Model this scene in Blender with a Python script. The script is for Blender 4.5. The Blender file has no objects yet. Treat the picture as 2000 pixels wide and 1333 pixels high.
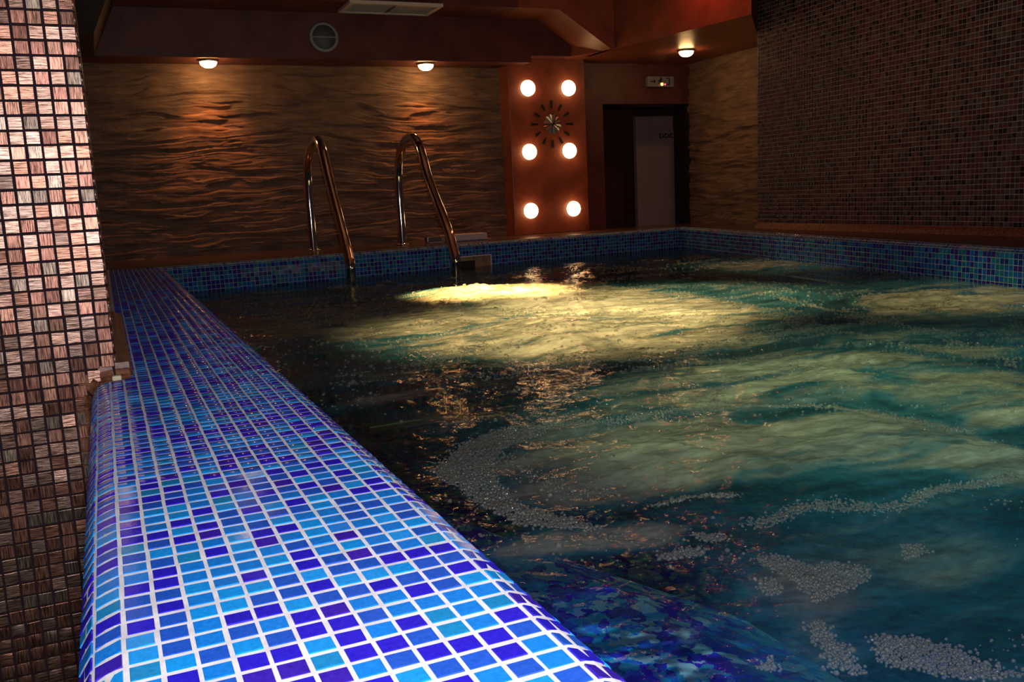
import bpy, bmesh, math, random
import numpy as np
from mathutils import Matrix, Vector
random.seed(7); rng = np.random.default_rng(11)
S = bpy.context.scene
C = S.collection

# ------------------------------------------------------------------ camera
CAM = np.array([0.0, 0.0, 0.263])
FPX = 1781.0
def cam_axes(yaw, pitch, roll):
    cy, sy = math.cos(yaw), math.sin(yaw)
    f = np.array([sy*math.cos(pitch), cy*math.cos(pitch), -math.sin(pitch)])
    r = np.array([cy, -sy, 0.0]); d = np.cross(f, r)
    return r*math.cos(roll)+d*math.sin(roll), -r*math.sin(roll)+d*math.cos(roll), f
RT, DN, FW = cam_axes(math.radians(23.65), math.radians(9.14), math.radians(2.70))
cd = bpy.data.cameras.new('camera'); cam = bpy.data.objects.new('camera', cd); C.objects.link(cam)
cd.sensor_width = 36.0; cd.lens = FPX/2000*36.0; cd.clip_start = 0.01; cd.clip_end = 50
m = np.eye(4); m[:3,0] = RT; m[:3,1] = -DN; m[:3,2] = -FW; m[:3,3] = CAM
cam.matrix_world = Matrix(m.tolist())
S.camera = cam

# ------------------------------------------------------------------ world, exposure
w = bpy.data.worlds.new('world'); S.world = w; w.use_nodes = True
w.node_tree.nodes['Background'].inputs[0].default_value = (0.8, 0.6, 0.6, 1)
w.node_tree.nodes['Background'].inputs[1].default_value = 0.010
S.view_settings.view_transform = 'Standard'; S.view_settings.look = 'None'
S.view_settings.gamma = 1.0; S.view_settings.use_curve_mapping = False
S.view_settings.exposure = 0.0
S.cycles.sample_clamp_indirect = 4.0; S.cycles.adaptive_threshold = 0.03
S.cycles.max_bounces = 5; S.cycles.diffuse_bounces = 2; S.cycles.glossy_bounces = 2; S.cycles.transmission_bounces = 3; S.cycles.transparent_max_bounces = 8

# ------------------------------------------------------------------ the camera's flash
fl = bpy.data.lights.new('flash', 'AREA'); fl.shape = 'RECTANGLE'; fl.size = 0.07; fl.size_y = 0.04
fl.energy = 9.5; fl.color = (1.0, 0.96, 1.0); fl.spread = math.radians(150)
flash = bpy.data.objects.new('camera_flash', fl); C.objects.link(flash)
fm = m.copy(); fm[:3,3] = CAM - DN*0.16 + RT*0.02 - FW*0.02
flash.matrix_world = Matrix(fm.tolist())

# ------------------------------------------------------------------ helpers
def tag(o, label=None, cat=None, group=None, kind=None):
    if label: o['label'] = label
    if cat: o['category'] = cat
    if group: o['group'] = group
    if kind: o['kind'] = kind
    return o
def empty(name, loc=(0,0,0)):
    o = bpy.data.objects.new(name, None); o.location = loc; o.empty_display_size = 0.05
    C.objects.link(o); return o
def link(name, me, mats, parent=None, smooth=False):
    for mm in (mats if isinstance(mats, (list, tuple)) else [mats]): me.materials.append(mm)
    if smooth: me.polygons.foreach_set('use_smooth', [True]*len(me.polygons))
    o = bpy.data.objects.new(name, me); C.objects.link(o)
    if parent: o.parent = parent
    return o
def pyd(name, v, f, mats, parent=None, smooth=False):
    me = bpy.data.meshes.new(name); me.from_pydata([tuple(map(float, p)) for p in v], [], [tuple(map(int, q)) for q in f]); me.update()
    return link(name, me, mats, parent, smooth)
def big(name, v, q, mats, parent=None, smooth=False, midx=None):
    """quads from numpy arrays"""
    me = bpy.data.meshes.new(name); n = len(q)
    me.vertices.add(len(v)); me.vertices.foreach_set('co', np.asarray(v, np.float32).ravel())
    me.loops.add(n*4); me.loops.foreach_set('vertex_index', np.asarray(q, np.int32).ravel())
    me.polygons.add(n); me.polygons.foreach_set('loop_start', np.arange(0, n*4, 4, dtype=np.int32))
    if midx is not None:
        for mm in mats: me.materials.append(mm)
        me.polygons.foreach_set('material_index', np.asarray(midx, np.int32)); mats = []
    me.update(calc_edges=True); me.validate()
    return link(name, me, mats, parent, smooth)
BF = [(0,1,3,2),(4,6,7,5),(0,4,5,1),(2,3,7,6),(0,2,6,4),(1,5,7,3)]
def boxv(a, b):
    return [(x,y,z) for x in (a[0],b[0]) for y in (a[1],b[1]) for z in (a[2],b[2])]
def box(name, a, b, mat, parent=None, bevel=0.0, seg=2):
    bm = bmesh.new(); vs = [bm.verts.new(p) for p in boxv(a, b)]
    for f in BF: bm.faces.new([vs[i] for i in f])
    bmesh.ops.recalc_face_normals(bm, faces=bm.faces)
    if bevel: bmesh.ops.bevel(bm, geom=bm.edges[:], offset=bevel, segments=seg, affect='EDGES', profile=0.5)
    me = bpy.data.meshes.new(name); bm.to_mesh(me); bm.free()
    return link(name, me, mat, parent)
def prism(name, poly, mat, parent=None, axis='Y', a=0.0, b=1.0):
    """polygon extruded along an axis; poly in the two other coordinates (in x,y,z order)"""
    def p3(p, t):
        return {'X': (t, p[0], p[1]), 'Y': (p[0], t, p[1]), 'Z': (p[0], p[1], t)}[axis]
    n = len(poly); bm = bmesh.new()
    A = [bm.verts.new(p3(p, a)) for p in poly]; B = [bm.verts.new(p3(p, b)) for p in poly]
    bm.faces.new(A); bm.faces.new(B[::-1])
    for i in range(n): bm.faces.new((A[i], B[i], B[(i+1)%n], A[(i+1)%n]))
    bmesh.ops.recalc_face_normals(bm, faces=bm.faces)
    me = bpy.data.meshes.new(name); bm.to_mesh(me); bm.free()
    return link(name, me, mat, parent)
def lathe(name, prof, mat, parent=None, seg=24, M=Matrix(), caps=True):
    """profile of (radius, height) turned about z, then moved by M"""
    v, f = [], []
    for r, z in prof:
        for k in range(seg):
            t = 2*math.pi*k/seg; v.append(M @ Vector((r*math.cos(t), r*math.sin(t), z)))
    for i in range(len(prof)-1):
        for k in range(seg):
            f.append((i*seg+k, i*seg+(k+1)%seg, (i+1)*seg+(k+1)%seg, (i+1)*seg+k))
    if caps: f.append(tuple(range(seg))[::-1]); f.append(tuple(range((len(prof)-1)*seg, len(prof)*seg)))
    return pyd(name, v, f, mat, parent, True)
def catmull(P, n=8):
    P = [np.array(p, float) for p in P]; P = [2*P[0]-P[1]] + P + [2*P[-1]-P[-2]]; out = []
    for i in range(1, len(P)-2):
        for k in range(n):
            t = k/n
            out.append(0.5*((2*P[i])+(P[i+1]-P[i-1])*t+(2*P[i-1]-5*P[i]+4*P[i+1]-P[i+2])*t*t+(3*P[i]-P[i-1]-3*P[i+1]+P[i+2])*t**3))
    out.append(P[-2]); return out
def tube(name, path, r, mat, parent=None, seg=16):
    path = [np.array(p, float) for p in path]; v, f = [], []
    up = np.array([1.0, 0, 0])
    for i, p in enumerate(path):
        t = path[min(i+1, len(path)-1)]-path[max(i-1, 0)]; t /= np.linalg.norm(t)
        a = up - t*up.dot(t)
        if np.linalg.norm(a) < 1e-3: a = np.array([0, 1.0, 0]) - t*t[1]
        a /= np.linalg.norm(a); b = np.cross(t, a)
        for k in range(seg):
            an = 2*math.pi*k/seg; v.append(p + r*(a*math.cos(an)+b*math.sin(an)))
    for i in range(len(path)-1):
        for k in range(seg):
            f.append((i*seg+k, i*seg+(k+1)%seg, (i+1)*seg+(k+1)%seg, (i+1)*seg+k))
    f.append(tuple(range(seg))[::-1]); f.append(tuple(range((len(path)-1)*seg, len(path)*seg)))
    return pyd(name, v, f, mat, parent, True)
def fbm(x, y, oct=4, seed=0, gain=0.5, lac=2.03):
    """value noise, -1..1"""
    def h(ix, iy, s):
        n = (ix.astype(np.int64)*374761393 + iy.astype(np.int64)*668265263 + s*974711) & 0x7fffffff
        n = ((n ^ (n >> 13))*1274126177) & 0x7fffffff
        n = ((n ^ (n >> 16))*1103515245 + 12345) & 0x7fffffff
        return (n & 0xffff)/32767.5 - 1
    o = np.zeros_like(x, dtype=float); a = 1.0; tot = 0
    for k in range(oct):
        ix, iy = np.floor(x), np.floor(y); fx, fy = x-ix, y-iy
        u = fx*fx*fx*(fx*(fx*6-15)+10); v = fy*fy*fy*(fy*(fy*6-15)+10); s = seed*31+k
        o += a*((h(ix,iy,s)*(1-u)+h(ix+1,iy,s)*u)*(1-v)+(h(ix,iy+1,s)*(1-u)+h(ix+1,iy+1,s)*u)*v)
        tot += a; a *= gain; x = x*lac+17.3; y = y*lac+5.1
    return o/tot

# ------------------------------------------------------------------ materials
def mat(name, col=(0.5,0.5,0.5), rough=0.5, metal=0.0, spec=0.5, emit=None, es=0.0, coat=0.0):
    M = bpy.data.materials.new(name); M.use_nodes = True
    b = M.node_tree.nodes['Principled BSDF']
    b.inputs['Base Color'].default_value = (*col, 1); b.inputs['Roughness'].default_value = rough
    b.inputs['Metallic'].default_value = metal; b.inputs['Specular IOR Level'].default_value = spec
    b.inputs['Coat Weight'].default_value = coat; b.inputs['Coat Roughness'].default_value = 0.05
    if emit: b.inputs['Emission Color'].default_value = (*emit, 1); b.inputs['Emission Strength'].default_value = es
    return M
def nd(M, t, **kw):
    n = M.node_tree.nodes.new(t)
    for k, v in kw.items():
        if k.startswith('i_'): n.inputs[k[2:].replace('_', ' ')].default_value = v
        else: setattr(n, k, v)
    return n
def lk(M, a, b): M.node_tree.links.new(a, b)
def noisy(M, c1, c2, scale, stretch=(1,1,1), detail=4, bump=0.0, bdist=0.002, rough_var=None, lo=0.35, hi=0.65):
    """two-tone procedural colour with bump from world position"""
    b = M.node_tree.nodes['Principled BSDF']
    g = nd(M, 'ShaderNodeNewGeometry'); mp = nd(M, 'ShaderNodeMapping'); mp.inputs['Scale'].default_value = stretch
    lk(M, g.outputs['Position'], mp.inputs['Vector'])
    n = nd(M, 'ShaderNodeTexNoise'); n.inputs['Scale'].default_value = scale; n.inputs['Detail'].default_value = detail
    n.inputs['Roughness'].default_value = 0.6
    lk(M, mp.outputs[0], n.inputs['Vector'])
    r = nd(M, 'ShaderNodeValToRGB'); r.color_ramp.elements[0].color = (*c1, 1); r.color_ramp.elements[1].color = (*c2, 1)
    r.color_ramp.elements[0].position = lo; r.color_ramp.elements[1].position = hi
    lk(M, n.outputs['Fac'], r.inputs[0]); lk(M, r.outputs[0], b.inputs['Base Color'])
    if bump:
        bp = nd(M, 'ShaderNodeBump'); bp.inputs['Strength'].default_value = bump; bp.inputs['Distance'].default_value = bdist
        lk(M, n.outputs['Fac'], bp.inputs['Height']); lk(M, bp.outputs[0], b.inputs['Normal'])
    if rough_var:
        mr = nd(M, 'ShaderNodeMapRange'); mr.inputs['To Min'].default_value = rough_var[0]; mr.inputs['To Max'].default_value = rough_var[1]
        lk(M, n.outputs['Fac'], mr.inputs['Value']); lk(M, mr.outputs[0], b.inputs['Roughness'])
    return M

def glass_tile(name, col, rough=0.12):
    M = mat(name, col, rough, 0, 0.8 if name.startswith('blue') else 0.3)
    c2 = tuple(min(1, c*1.25+0.004) for c in col)
    return noisy(M, col, c2, 260, bump=0.12, bdist=0.0006)
BLUES = [glass_tile('blue_glass_royal', (0.018,0.012,0.50)), glass_tile('blue_glass_indigo', (0.035,0.012,0.36)),
         glass_tile('blue_glass_mid', (0.012,0.085,0.50)), glass_tile('blue_glass_azure', (0.006,0.19,0.66)),
         glass_tile('blue_glass_sky', (0.006,0.27,0.74)), glass_tile('blue_glass_teal', (0.006,0.22,0.50))]
BW = [0.27,0.05,0.27,0.25,0.12,0.04]
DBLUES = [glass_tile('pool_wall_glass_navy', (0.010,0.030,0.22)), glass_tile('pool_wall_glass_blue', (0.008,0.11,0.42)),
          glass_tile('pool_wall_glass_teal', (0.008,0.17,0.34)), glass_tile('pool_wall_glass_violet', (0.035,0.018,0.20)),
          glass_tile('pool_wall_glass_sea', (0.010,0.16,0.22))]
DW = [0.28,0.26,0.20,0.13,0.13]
COPPER = []
for i in range(8):
    hue = [(0.48,0.22,0.14),(0.56,0.30,0.21),(0.40,0.17,0.11),(0.47,0.27,0.19),(0.37,0.26,0.19),(0.54,0.24,0.15),(0.38,0.15,0.10),(0.53,0.33,0.25)][i]
    M = mat('copper_glass', hue, 0.42, 0.85, 0.5)
    st = (520, 60, 45) if i % 2 == 0 else (45, 60, 520)
    noisy(M, tuple(c*0.16 for c in hue), tuple(min(1, c*1.25+0.05) for c in hue), 0.9, st, 4, bump=0.6, bdist=0.0007, rough_var=(0.27,0.44))
    COPPER.append(M)
REDS = [glass_tile('red_glass_dark', (0.040,0.016,0.017), 0.5), glass_tile('red_glass_maroon', (0.10,0.022,0.026), 0.5),
        glass_tile('red_glass_brown', (0.10,0.048,0.046), 0.5), glass_tile('red_glass_grey', (0.085,0.065,0.062), 0.5),
        glass_tile('red_glass_black', (0.014,0.010,0.009), 0.25)]
RW = [0.33,0.24,0.22,0.09,0.12]
BEAD = noisy(mat('brown_bead_glass', (0.2,0.07,0.035), 0.45), (0.09,0.03,0.018), (0.30,0.12,0.06), 90, bump=0.4)
CREAM = mat('cream_chip', (0.75,0.68,0.42), 0.5)
GROUT = noisy(mat('white_grout', (0.7,0.7,0.72), 0.85, 0, 0.2), (0.60,0.58,0.60), (0.78,0.77,0.80), 40, bump=0.2)
TGROUT = noisy(mat('teal_grey_grout', (0.3,0.38,0.42), 0.85, 0, 0.2), (0.24,0.32,0.36), (0.36,0.45,0.50), 30)
DGROUT = mat('dark_grout', (0.030,0.016,0.022), 0.9, 0, 0.2)
RGROUT = noisy(mat('grey_grout', (0.3,0.26,0.24), 0.9, 0, 0.2), (0.26,0.21,0.21), (0.38,0.32,0.32), 12)
STONE = noisy(mat('layered_stone', (0.2,0.12,0.08), 0.72, 0, 0.3), (0.12,0.078,0.057), (0.25,0.16,0.105), 6, (1,1,5), 5, bump=0.5, bdist=0.004)
PLAST = noisy(mat('red_plaster', (0.25,0.06,0.04), 0.42, 0, 0.5), (0.18,0.045,0.026), (0.28,0.078,0.042), 9, (1,1,1), 6, bump=0.45, bdist=0.006)
MAROON = noisy(mat('maroon_plaster', (0.1,0.03,0.03), 0.5, 0, 0.5), (0.085,0.022,0.022), (0.14,0.04,0.036), 7, (1,1,1), 5, bump=0.3, bdist=0.005)
DECK = noisy(mat('brown_deck', (0.1,0.06,0.04), 0.22, 0, 0.5), (0.07,0.038,0.026), (0.14,0.08,0.05), 25, bump=0.25, bdist=0.002)
FLOORM = noisy(mat('dark_floor', (0.08,0.05,0.04), 0.5), (0.06,0.04,0.03), (0.11,0.07,0.055), 8)
CHROME = mat('chrome', (0.78,0.78,0.80), 0.07, 1.0)
STEEL = mat('brushed_steel', (0.42,0.42,0.42), 0.3, 1.0)
WHITE = mat('white_plastic', (0.62,0.58,0.55), 0.45)
GREYP = mat('grey_metal', (0.28,0.30,0.33), 0.5)
MESHP = mat('grille_dark', (0.10,0.11,0.13), 0.6)
BLACK = mat('black_metal', (0.012,0.010,0.010), 0.4)
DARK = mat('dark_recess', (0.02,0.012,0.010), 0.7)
CABW = noisy(mat('warm_tinted_white_panel', (0.55,0.45,0.43), 0.4), (0.46,0.28,0.26), (0.52,0.33,0.31), 3)  # white panel, its colour tinted pink for the warm light on it
SKIM = noisy(mat('skimmer_plastic', (0.3,0.22,0.12), 0.5), (0.20,0.14,0.07), (0.40,0.30,0.17), 14)
LAMPG = mat('lit_downlight_glass', (1,0.9,0.7), 0.3, emit=(1.0,0.58,0.22), es=40)
GLOBG = mat('lit_globe_glass', (1,0.9,0.7), 0.3, emit=(1.0,0.66,0.32), es=5)
LEDA = mat('amber_led', (1,0.5,0.2), 0.3, emit=(1.0,0.42,0.12), es=3.5)
LEDR = mat('pink_led', (1,0.2,0.4), 0.3, emit=(1.0,0.16,0.28), es=1.0)
PLAMP = mat('underwater_lamp_glass', (0.05,0.12,0.3), 0.3)
LIT_MOSAIC = mat('flash_lit_mosaic', (0.01,0.08,0.3), 0.25)
def mosaic_under(M, k=1.0):
    b = M.node_tree.nodes['Principled BSDF']
    g = nd(M, 'ShaderNodeNewGeometry')
    dv = nd(M, 'ShaderNodeVectorMath', operation='DIVIDE'); dv.inputs[1].default_value = (0.0213,)*3
    wz = nd(M, 'ShaderNodeTexNoise'); wz.inputs['Scale'].default_value = 55; wz.inputs['Detail'].default_value = 4; lk(M, g.outputs['Position'], wz.inputs['Vector'])
    ws = nd(M, 'ShaderNodeVectorMath', operation='SCALE'); ws.inputs['Scale'].default_value = 0.045; lk(M, wz.outputs['Color'], ws.inputs[0])
    wa = nd(M, 'ShaderNodeVectorMath', operation='ADD'); lk(M, g.outputs['Position'], wa.inputs[0]); lk(M, ws.outputs[0], wa.inputs[1])
    lk(M, wa.outputs[0], dv.inputs[0])
    off = nd(M, 'ShaderNodeVectorMath', operation='ADD'); off.inputs[1].default_value = (0.37,0.41,0.29)
    lk(M, dv.outputs[0], off.inputs[0])
    fl_ = nd(M, 'ShaderNodeVectorMath', operation='FLOOR'); lk(M, off.outputs[0], fl_.inputs[0])
    wn = nd(M, 'ShaderNodeTexWhiteNoise', noise_dimensions='3D'); lk(M, fl_.outputs[0], wn.inputs['Vector'])
    r = nd(M, 'ShaderNodeValToRGB'); r.color_ramp.interpolation = 'CONSTANT'
    cols = [(0.03,0.025,0.95),(0.015,0.20,0.98),(0.010,0.50,1.0),(0.015,0.05,0.6),(0.35,0.80,1.0)]  # raised for the flash light on the bench; palest tone stands for glints
    e = r.color_ramp.elements; e[0].color = (*cols[0],1); e[1].position = 0.25; e[1].color = (*cols[1],1)
    for i, c in enumerate(cols[2:]):
        x = e.new(0.45+0.2*i); x.color = (*c,1)
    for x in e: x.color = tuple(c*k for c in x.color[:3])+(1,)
    lk(M, wn.outputs['Value'], r.inputs[0])
    lk(M, r.outputs[0], b.inputs['Base Color'])
mosaic_under(LIT_MOSAIC)
SHADED_MOSAIC = mat('shaded_basin_mosaic', (0.01,0.08,0.3), 0.25); mosaic_under(SHADED_MOSAIC, 0.22)  # same mosaic with the shade of the deeper basin put into its colour

# ------------------------------------------------------------------ mosaic tile fields
def unit_tile():
    a, h = 0.5, 0.475
    v = [(-a,-a,0),(a,-a,0),(a,a,0),(-a,a,0),(-a,-a,0.93),(a,-a,0.93),(a,a,0.93),(-a,a,0.93),(-h,-h,1),(h,-h,1),(h,h,1),(-h,h,1)]
    f = [(8,9,10,11)]
    for i in range(4):
        j = (i+1) % 4; f += [(i,j,4+j,4+i),(4+i,4+j,8+j,8+i)]
    return np.array(v), f
UV, UF = unit_tile(); UFA = np.array(UF)
def area_px(c, n):
    d = c-CAM; z = d@FW
    x = (d@RT)/np.maximum(z,1e-3)*FPX+1000; y = (d@DN)/np.maximum(z,1e-3)*FPX+666.5
    dist = np.linalg.norm(d, axis=1)
    cosv = -(n*d).sum(1)/dist
    ok = (z > 0.05) & (x > -15) & (x < 2015) & (y > -15) & (y < 1348) & (cosv > 0.02)
    return np.where(ok, cosv/dist**2, 0), x, y
def tile_field(parent, mats, weights, tiles, thick, single=300, visible=None, name='tile', rest='mosaic', wob=0.012, wv_=1.0):
    """tiles: list of (centre, u, v, n, su, sv). The largest in view become objects, the rest one stuff part"""
    T = tiles
    c = np.array([t[0] for t in T]); U = np.array([t[1] for t in T]); V = np.array([t[2] for t in T]); N = np.array([t[3] for t in T])
    su = np.array([t[4] for t in T]); sv = np.array([t[5] for t in T]); k = len(T)
    jit = rng.normal(0, wob, (k,2)); U2 = U + N*jit[:,:1]; V2 = V + N*jit[:,1:]*np.where(np.abs(N[:,2]) > 0.99, wv_, min(wv_, 1.0))[:,None]
    N2 = np.cross(U2, V2); N2 /= np.linalg.norm(N2, axis=1)[:,None]
    th = thick*(1+rng.normal(0, 0.025, k)); idx = rng.choice(len(mats), k, p=np.array(weights)/sum(weights))
    c = c + U*rng.normal(0,0.00025,(k,1)) + V*rng.normal(0,0.00025,(k,1))
    ar, px, py = area_px(c+N*thick, N)
    if visible is not None: ar = np.where(visible(px, py, c), ar, 0)
    order = np.argsort(-ar); sel = [i for i in order[:single] if ar[i] > 0]
    protos = []
    for mm in mats:
        me = bpy.data.meshes.new(name); me.from_pydata([tuple(p) for p in UV], [], UF); me.materials.append(mm); me.update(); protos.append(me)
    for i in sel:
        o = bpy.data.objects.new(name, protos[idx[i]]); C.objects.link(o); o.parent = parent
        M = np.eye(4); M[:3,0] = U2[i]*su[i]; M[:3,1] = V2[i]*sv[i]; M[:3,2] = N2[i]*th[i]; M[:3,3] = c[i]
        o.matrix_basis = Matrix(M.tolist())
    ss = set(int(i) for i in sel); rs = np.array([i for i in range(k) if i not in ss])
    if len(rs):
        P = (c[rs][:,None,:] + UV[None,:,0:1]*(U2[rs]*su[rs][:,None])[:,None,:] + UV[None,:,1:2]*(V2[rs]*sv[rs][:,None])[:,None,:]
             + UV[None,:,2:3]*(N2[rs]*th[rs][:,None])[:,None,:]).reshape(-1,3)
        Q = (UFA[None]+12*np.arange(len(rs))[:,None,None]).reshape(-1,4)
        o = big(rest, P, Q, mats, parent, midx=np.repeat(idx[rs], len(UF)))
        o['kind'] = 'stuff'
    return len(sel)
def strip_tiles(profile_pts, A, t, m_, length, pitch_len, gap, r0=0, jitter=0.0):
    """profile given as list of (p0, p1) pairs in (m, z): rows; laid along t from A. m_ = plan direction of the first coordinate"""
    out = []; n = int(length/pitch_len)
    for p0, p1 in profile_pts:
        d = np.array([p1[0]-p0[0], p1[1]-p0[1]]); L = np.hypot(*d); d /= L
        v = m_*d[0] + np.array([0,0,1])*d[1]; nn = np.cross(t, v)
        mid = [(p0[0]+p1[0])/2, (p0[1]+p1[1])/2]
        for i in range(n):
            c = A + t*((i+0.5)*pitch_len + jitter) + m_*mid[0] + np.array([0,0,1])*mid[1]
            out.append((c, t, v, nn, pitch_len-gap, L-gap))
    return out
def walk_profile(segs, pitch, start=0.0):
    """segs: polyline points (m, z); returns consecutive pieces of arc length pitch"""
    P = [np.array(p, float) for p in segs]; cum = [0.0]
    for a, b in zip(P, P[1:]): cum.append(cum[-1]+np.hypot(*(b-a)))
    def at(s):
        for i in range(len(P)-1):
            if s <= cum[i+1]+1e-9: return P[i]+(P[i+1]-P[i])*((s-cum[i])/(cum[i+1]-cum[i]))
        return P[-1]
    out = []; s = start
    while s+pitch <= cum[-1]+1e-9: out.append((at(s), at(s+pitch))); s += pitch
    return out
def arc(cx, cz, r, a0, a1, n=8):
    return [(cx+r*math.cos(math.radians(a0+(a1-a0)*i/n)), cz+r*math.sin(math.radians(a0+(a1-a0)*i/n))) for i in range(n+1)]
def sweep_bed(name, prof, A, B, m_, matl, parent=None):
    """a solid bed of section prof (closed polygon in (m,z)) from A to B"""
    A = np.array(A, float); B = np.array(B, float); v = []; n = len(prof)
    for P in (A, B):
        for p in prof: v.append(P + m_*p[0] + np.array([0,0,p[1]]))
    f = [tuple(range(n)), tuple(range(2*n-1, n-1, -1))] + [(i, i+n, (i+1)%n+n, (i+1)%n) for i in range(n)]
    o = pyd(name, v, f, matl, parent)
    bm = bmesh.new(); bm.from_mesh(o.data); bmesh.ops.recalc_face_normals(bm, faces=bm.faces); bm.to_mesh(o.data); bm.free()
    return o

# plan of the pool (inner top edges)
XL = 0.219; WATER = -0.132; COLY = 1.578; YW = 5.5
PB0 = np.array([0.15, 4.60, 0]); PC = np.array([3.46, 5.04, 0]); PR0 = np.array([2.30, -0.60, 0])
def xr(y): return PC[0] + (y-PC[1])*(PC[0]-PR0[0])/(PC[1]-PR0[1])
PITX, PITY = 0.0195, 0.0213
TH = 0.0035

# ================================================================== structure
# left pool rim (coping)
R0, R1 = 0.029, 0.026
outer = [(-0.044,-0.95)] + arc(-0.015,-R0,R0,180,90) 
inner = arc(XL,-R1,R1,90,0) + [(XL+R1,-0.30)]
def inset(pts, d):   # move the bed a little below the tile faces
    return pts
rimL = empty('trim_1'); tag(rimL, 'raised pool rim of bright blue glass mosaic running past the copper pillar', 'pool rim', kind='structure')
prof_full = outer + inner + [(XL+R1-0.10,-0.30),(XL+R1-0.10,-0.95)]
ex = np.array([1.0,0,0]); ey = np.array([0,1.0,0]); ez = np.array([0,0,1.0])
sweep_bed('grout_bed', prof_full, (0,-0.7,0), (0,COLY,0), ex, GROUT, rimL)
prof_back = [(-0.003,-0.95),(-0.003,0.0)] + inner + [(XL+R1-0.10,-0.30),(XL+R1-0.10,-0.95)]
sweep_bed('grout_bed', prof_back, (0,COLY,0), (0,4.70,0), ex, GROUT, rimL)
G = 0.0030
flatrows = [((XL-PITX*(k+1),0.0),(XL-PITX*k,0.0)) for k in range(12)]
xe = XL-PITX*12
leftrows = walk_profile([(xe,0.0)] + outer[::-1][:-1] + [(-0.044,-0.12)], PITX)
leftrows = [(b, a) for a, b in leftrows]
rightrows = walk_profile(inner[:-1] + [(XL+R1,-0.20)], 0.0198)
tl = []
for rows, y0, y1 in ((flatrows+rightrows, -0.60, 4.66), (leftrows, -0.60, COLY-0.022)):
    nrow = int((y1-y0)/PITY)
    for p0, p1 in rows:
        d = np.array([p1[0]-p0[0],0,p1[1]-p0[1]]); L = np.linalg.norm(d); d /= L
        n_ = np.cross(d, ey); mid = np.array([(p0[0]+p1[0])/2, 0, (p0[1]+p1[1])/2])
        for i in range(nrow):
            c_ = mid + ey*(y0+(i+0.5)*PITY + 0.004*math.sin(mid[0]*9))
            if mid[0] < 0.01 and c_[1] > COLY-0.022: continue
            tl.append((c_ - n_*(0.0028 if abs(n_[0]) < 0.05 or abs(n_[2]) < 0.05 else 0.0017), d, ey, n_, L-G, PITY-0.0048))
tile_field(rimL, BLUES, BW, tl, TH, single=300, wob=0.009, wv_=2.6, visible=lambda x, y, c: (c[:,2] > WATER))

# back and right rims
def rim(name, A, B, inward, label, width, single):
    t = (B-A); L = np.linalg.norm(t); t = t/L
    o = empty(name); tag(o, label, 'pool rim', kind='structure')
    face = arc(0,-R1,R1,90,0) + [(R1,-0.30)]
    prof = [(-0.06,-0.30),(-0.06,-0.0)] + face
    sweep_bed('grout_bed', prof, A, B, inward, TGROUT, o)
    rows = walk_profile([(-0.012,0.0),(0,0)]+face[1:-1]+[(R1,-0.215)], PITY)
    tiles = []
    for p0, p1 in rows:
        d = np.array([p1[0]-p0[0], p1[1]-p0[1]]); LL = np.hypot(*d); d /= LL
        v = inward*d[0] + ez*d[1]; u = t
        n_ = np.cross(u, v)
        if n_@(inward+ez) < 0: u = -t; n_ = -n_
        for i in range(int(L/PITY)):
            c_ = A + t*((i+0.5)*PITY) + inward*(p0[0]+p1[0])/2 + ez*(p0[1]+p1[1])/2
            tiles.append((c_-n_*(0.0030 if abs(n_[2]) < 0.05 or n_[2] > 0.99 else 0.0016), u, v, n_, PITY-0.0026, LL-0.0026))
    return o, tiles
tb = (PC-PB0)/np.linalg.norm(PC-PB0); inb = np.array([tb[1],-tb[0],0])
tr = (PR0-PC)/np.linalg.norm(PR0-PC); inr = np.array([tr[1],-tr[0],0])
rimB, tiles_b = rim('trim_2', PB0, PC, inb, 'dim blue mosaic pool rim at the far end below the stone wall', 0.3, 300)
SK = (1.80, 2.00, -0.135-0.05, -0.073)      # skimmer mouth in the back rim (x0,x1,z0,z1)
tiles_b = [q for q in tiles_b if not (SK[0] < q[0][0] < SK[1] and q[0][2] < SK[3]) and q[0][0] > XL+R1]
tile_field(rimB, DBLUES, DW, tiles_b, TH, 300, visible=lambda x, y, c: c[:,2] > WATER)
rimR, tiles_r = rim('trim_3', PC, PR0, inr, 'dim blue mosaic pool rim along the dark red mosaic wall', 0.3, 300)
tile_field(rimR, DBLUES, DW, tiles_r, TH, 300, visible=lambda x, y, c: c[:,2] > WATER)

# pool basin: walls and bottom under the water
bas = empty('pool_basin'); tag(bas, 'blue mosaic pool basin seen through the churning water', 'pool basin', kind='structure')
FZ = -1.0
ib = PC + inb*R1 + inr*R1
def wallquad(name, a, b, z0, z1, mt, par): return pyd(name, [(a[0],a[1],z0),(b[0],b[1],z0),(b[0],b[1],z1),(a[0],a[1],z1)], [(0,1,2,3)], mt, par)
bl = PB0 + inb*R1
yL = bl[1] + (XL+R1-bl[0])*tb[1]/tb[0]
KL = np.array([XL+R1, yL, 0]); 
den = tb[0]*(-tr[1]) - tb[1]*(-tr[0])
# corner of the two inner faces
A1 = PB0+inb*R1; A2 = PC+inr*R1
MX = np.array([[tb[0], -tr[0]],[tb[1], -tr[1]]]); sol = np.linalg.solve(MX, (A2-A1)[:2]); KC = A1+tb*sol[0]
KR = PR0 + inr*R1
wallquad('basin_wall', (XL+R1,-0.6), KL, FZ, -0.20, SHADED_MOSAIC, bas); wallquad('basin_wall', KL, KC, FZ, -0.215, SHADED_MOSAIC, bas)
wallquad('basin_wall', KC, KR, FZ, -0.215, SHADED_MOSAIC, bas); wallquad('basin_wall', KR, (XL+R1,-0.6), FZ, 0.0, SHADED_MOSAIC, bas)
pyd('basin_floor', [(XL+R1,-0.6,FZ),(KR[0],KR[1],FZ),(KC[0],KC[1],FZ),(KL[0],KL[1],FZ)], [(0,1,2,3)], SHADED_MOSAIC, bas)

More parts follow.
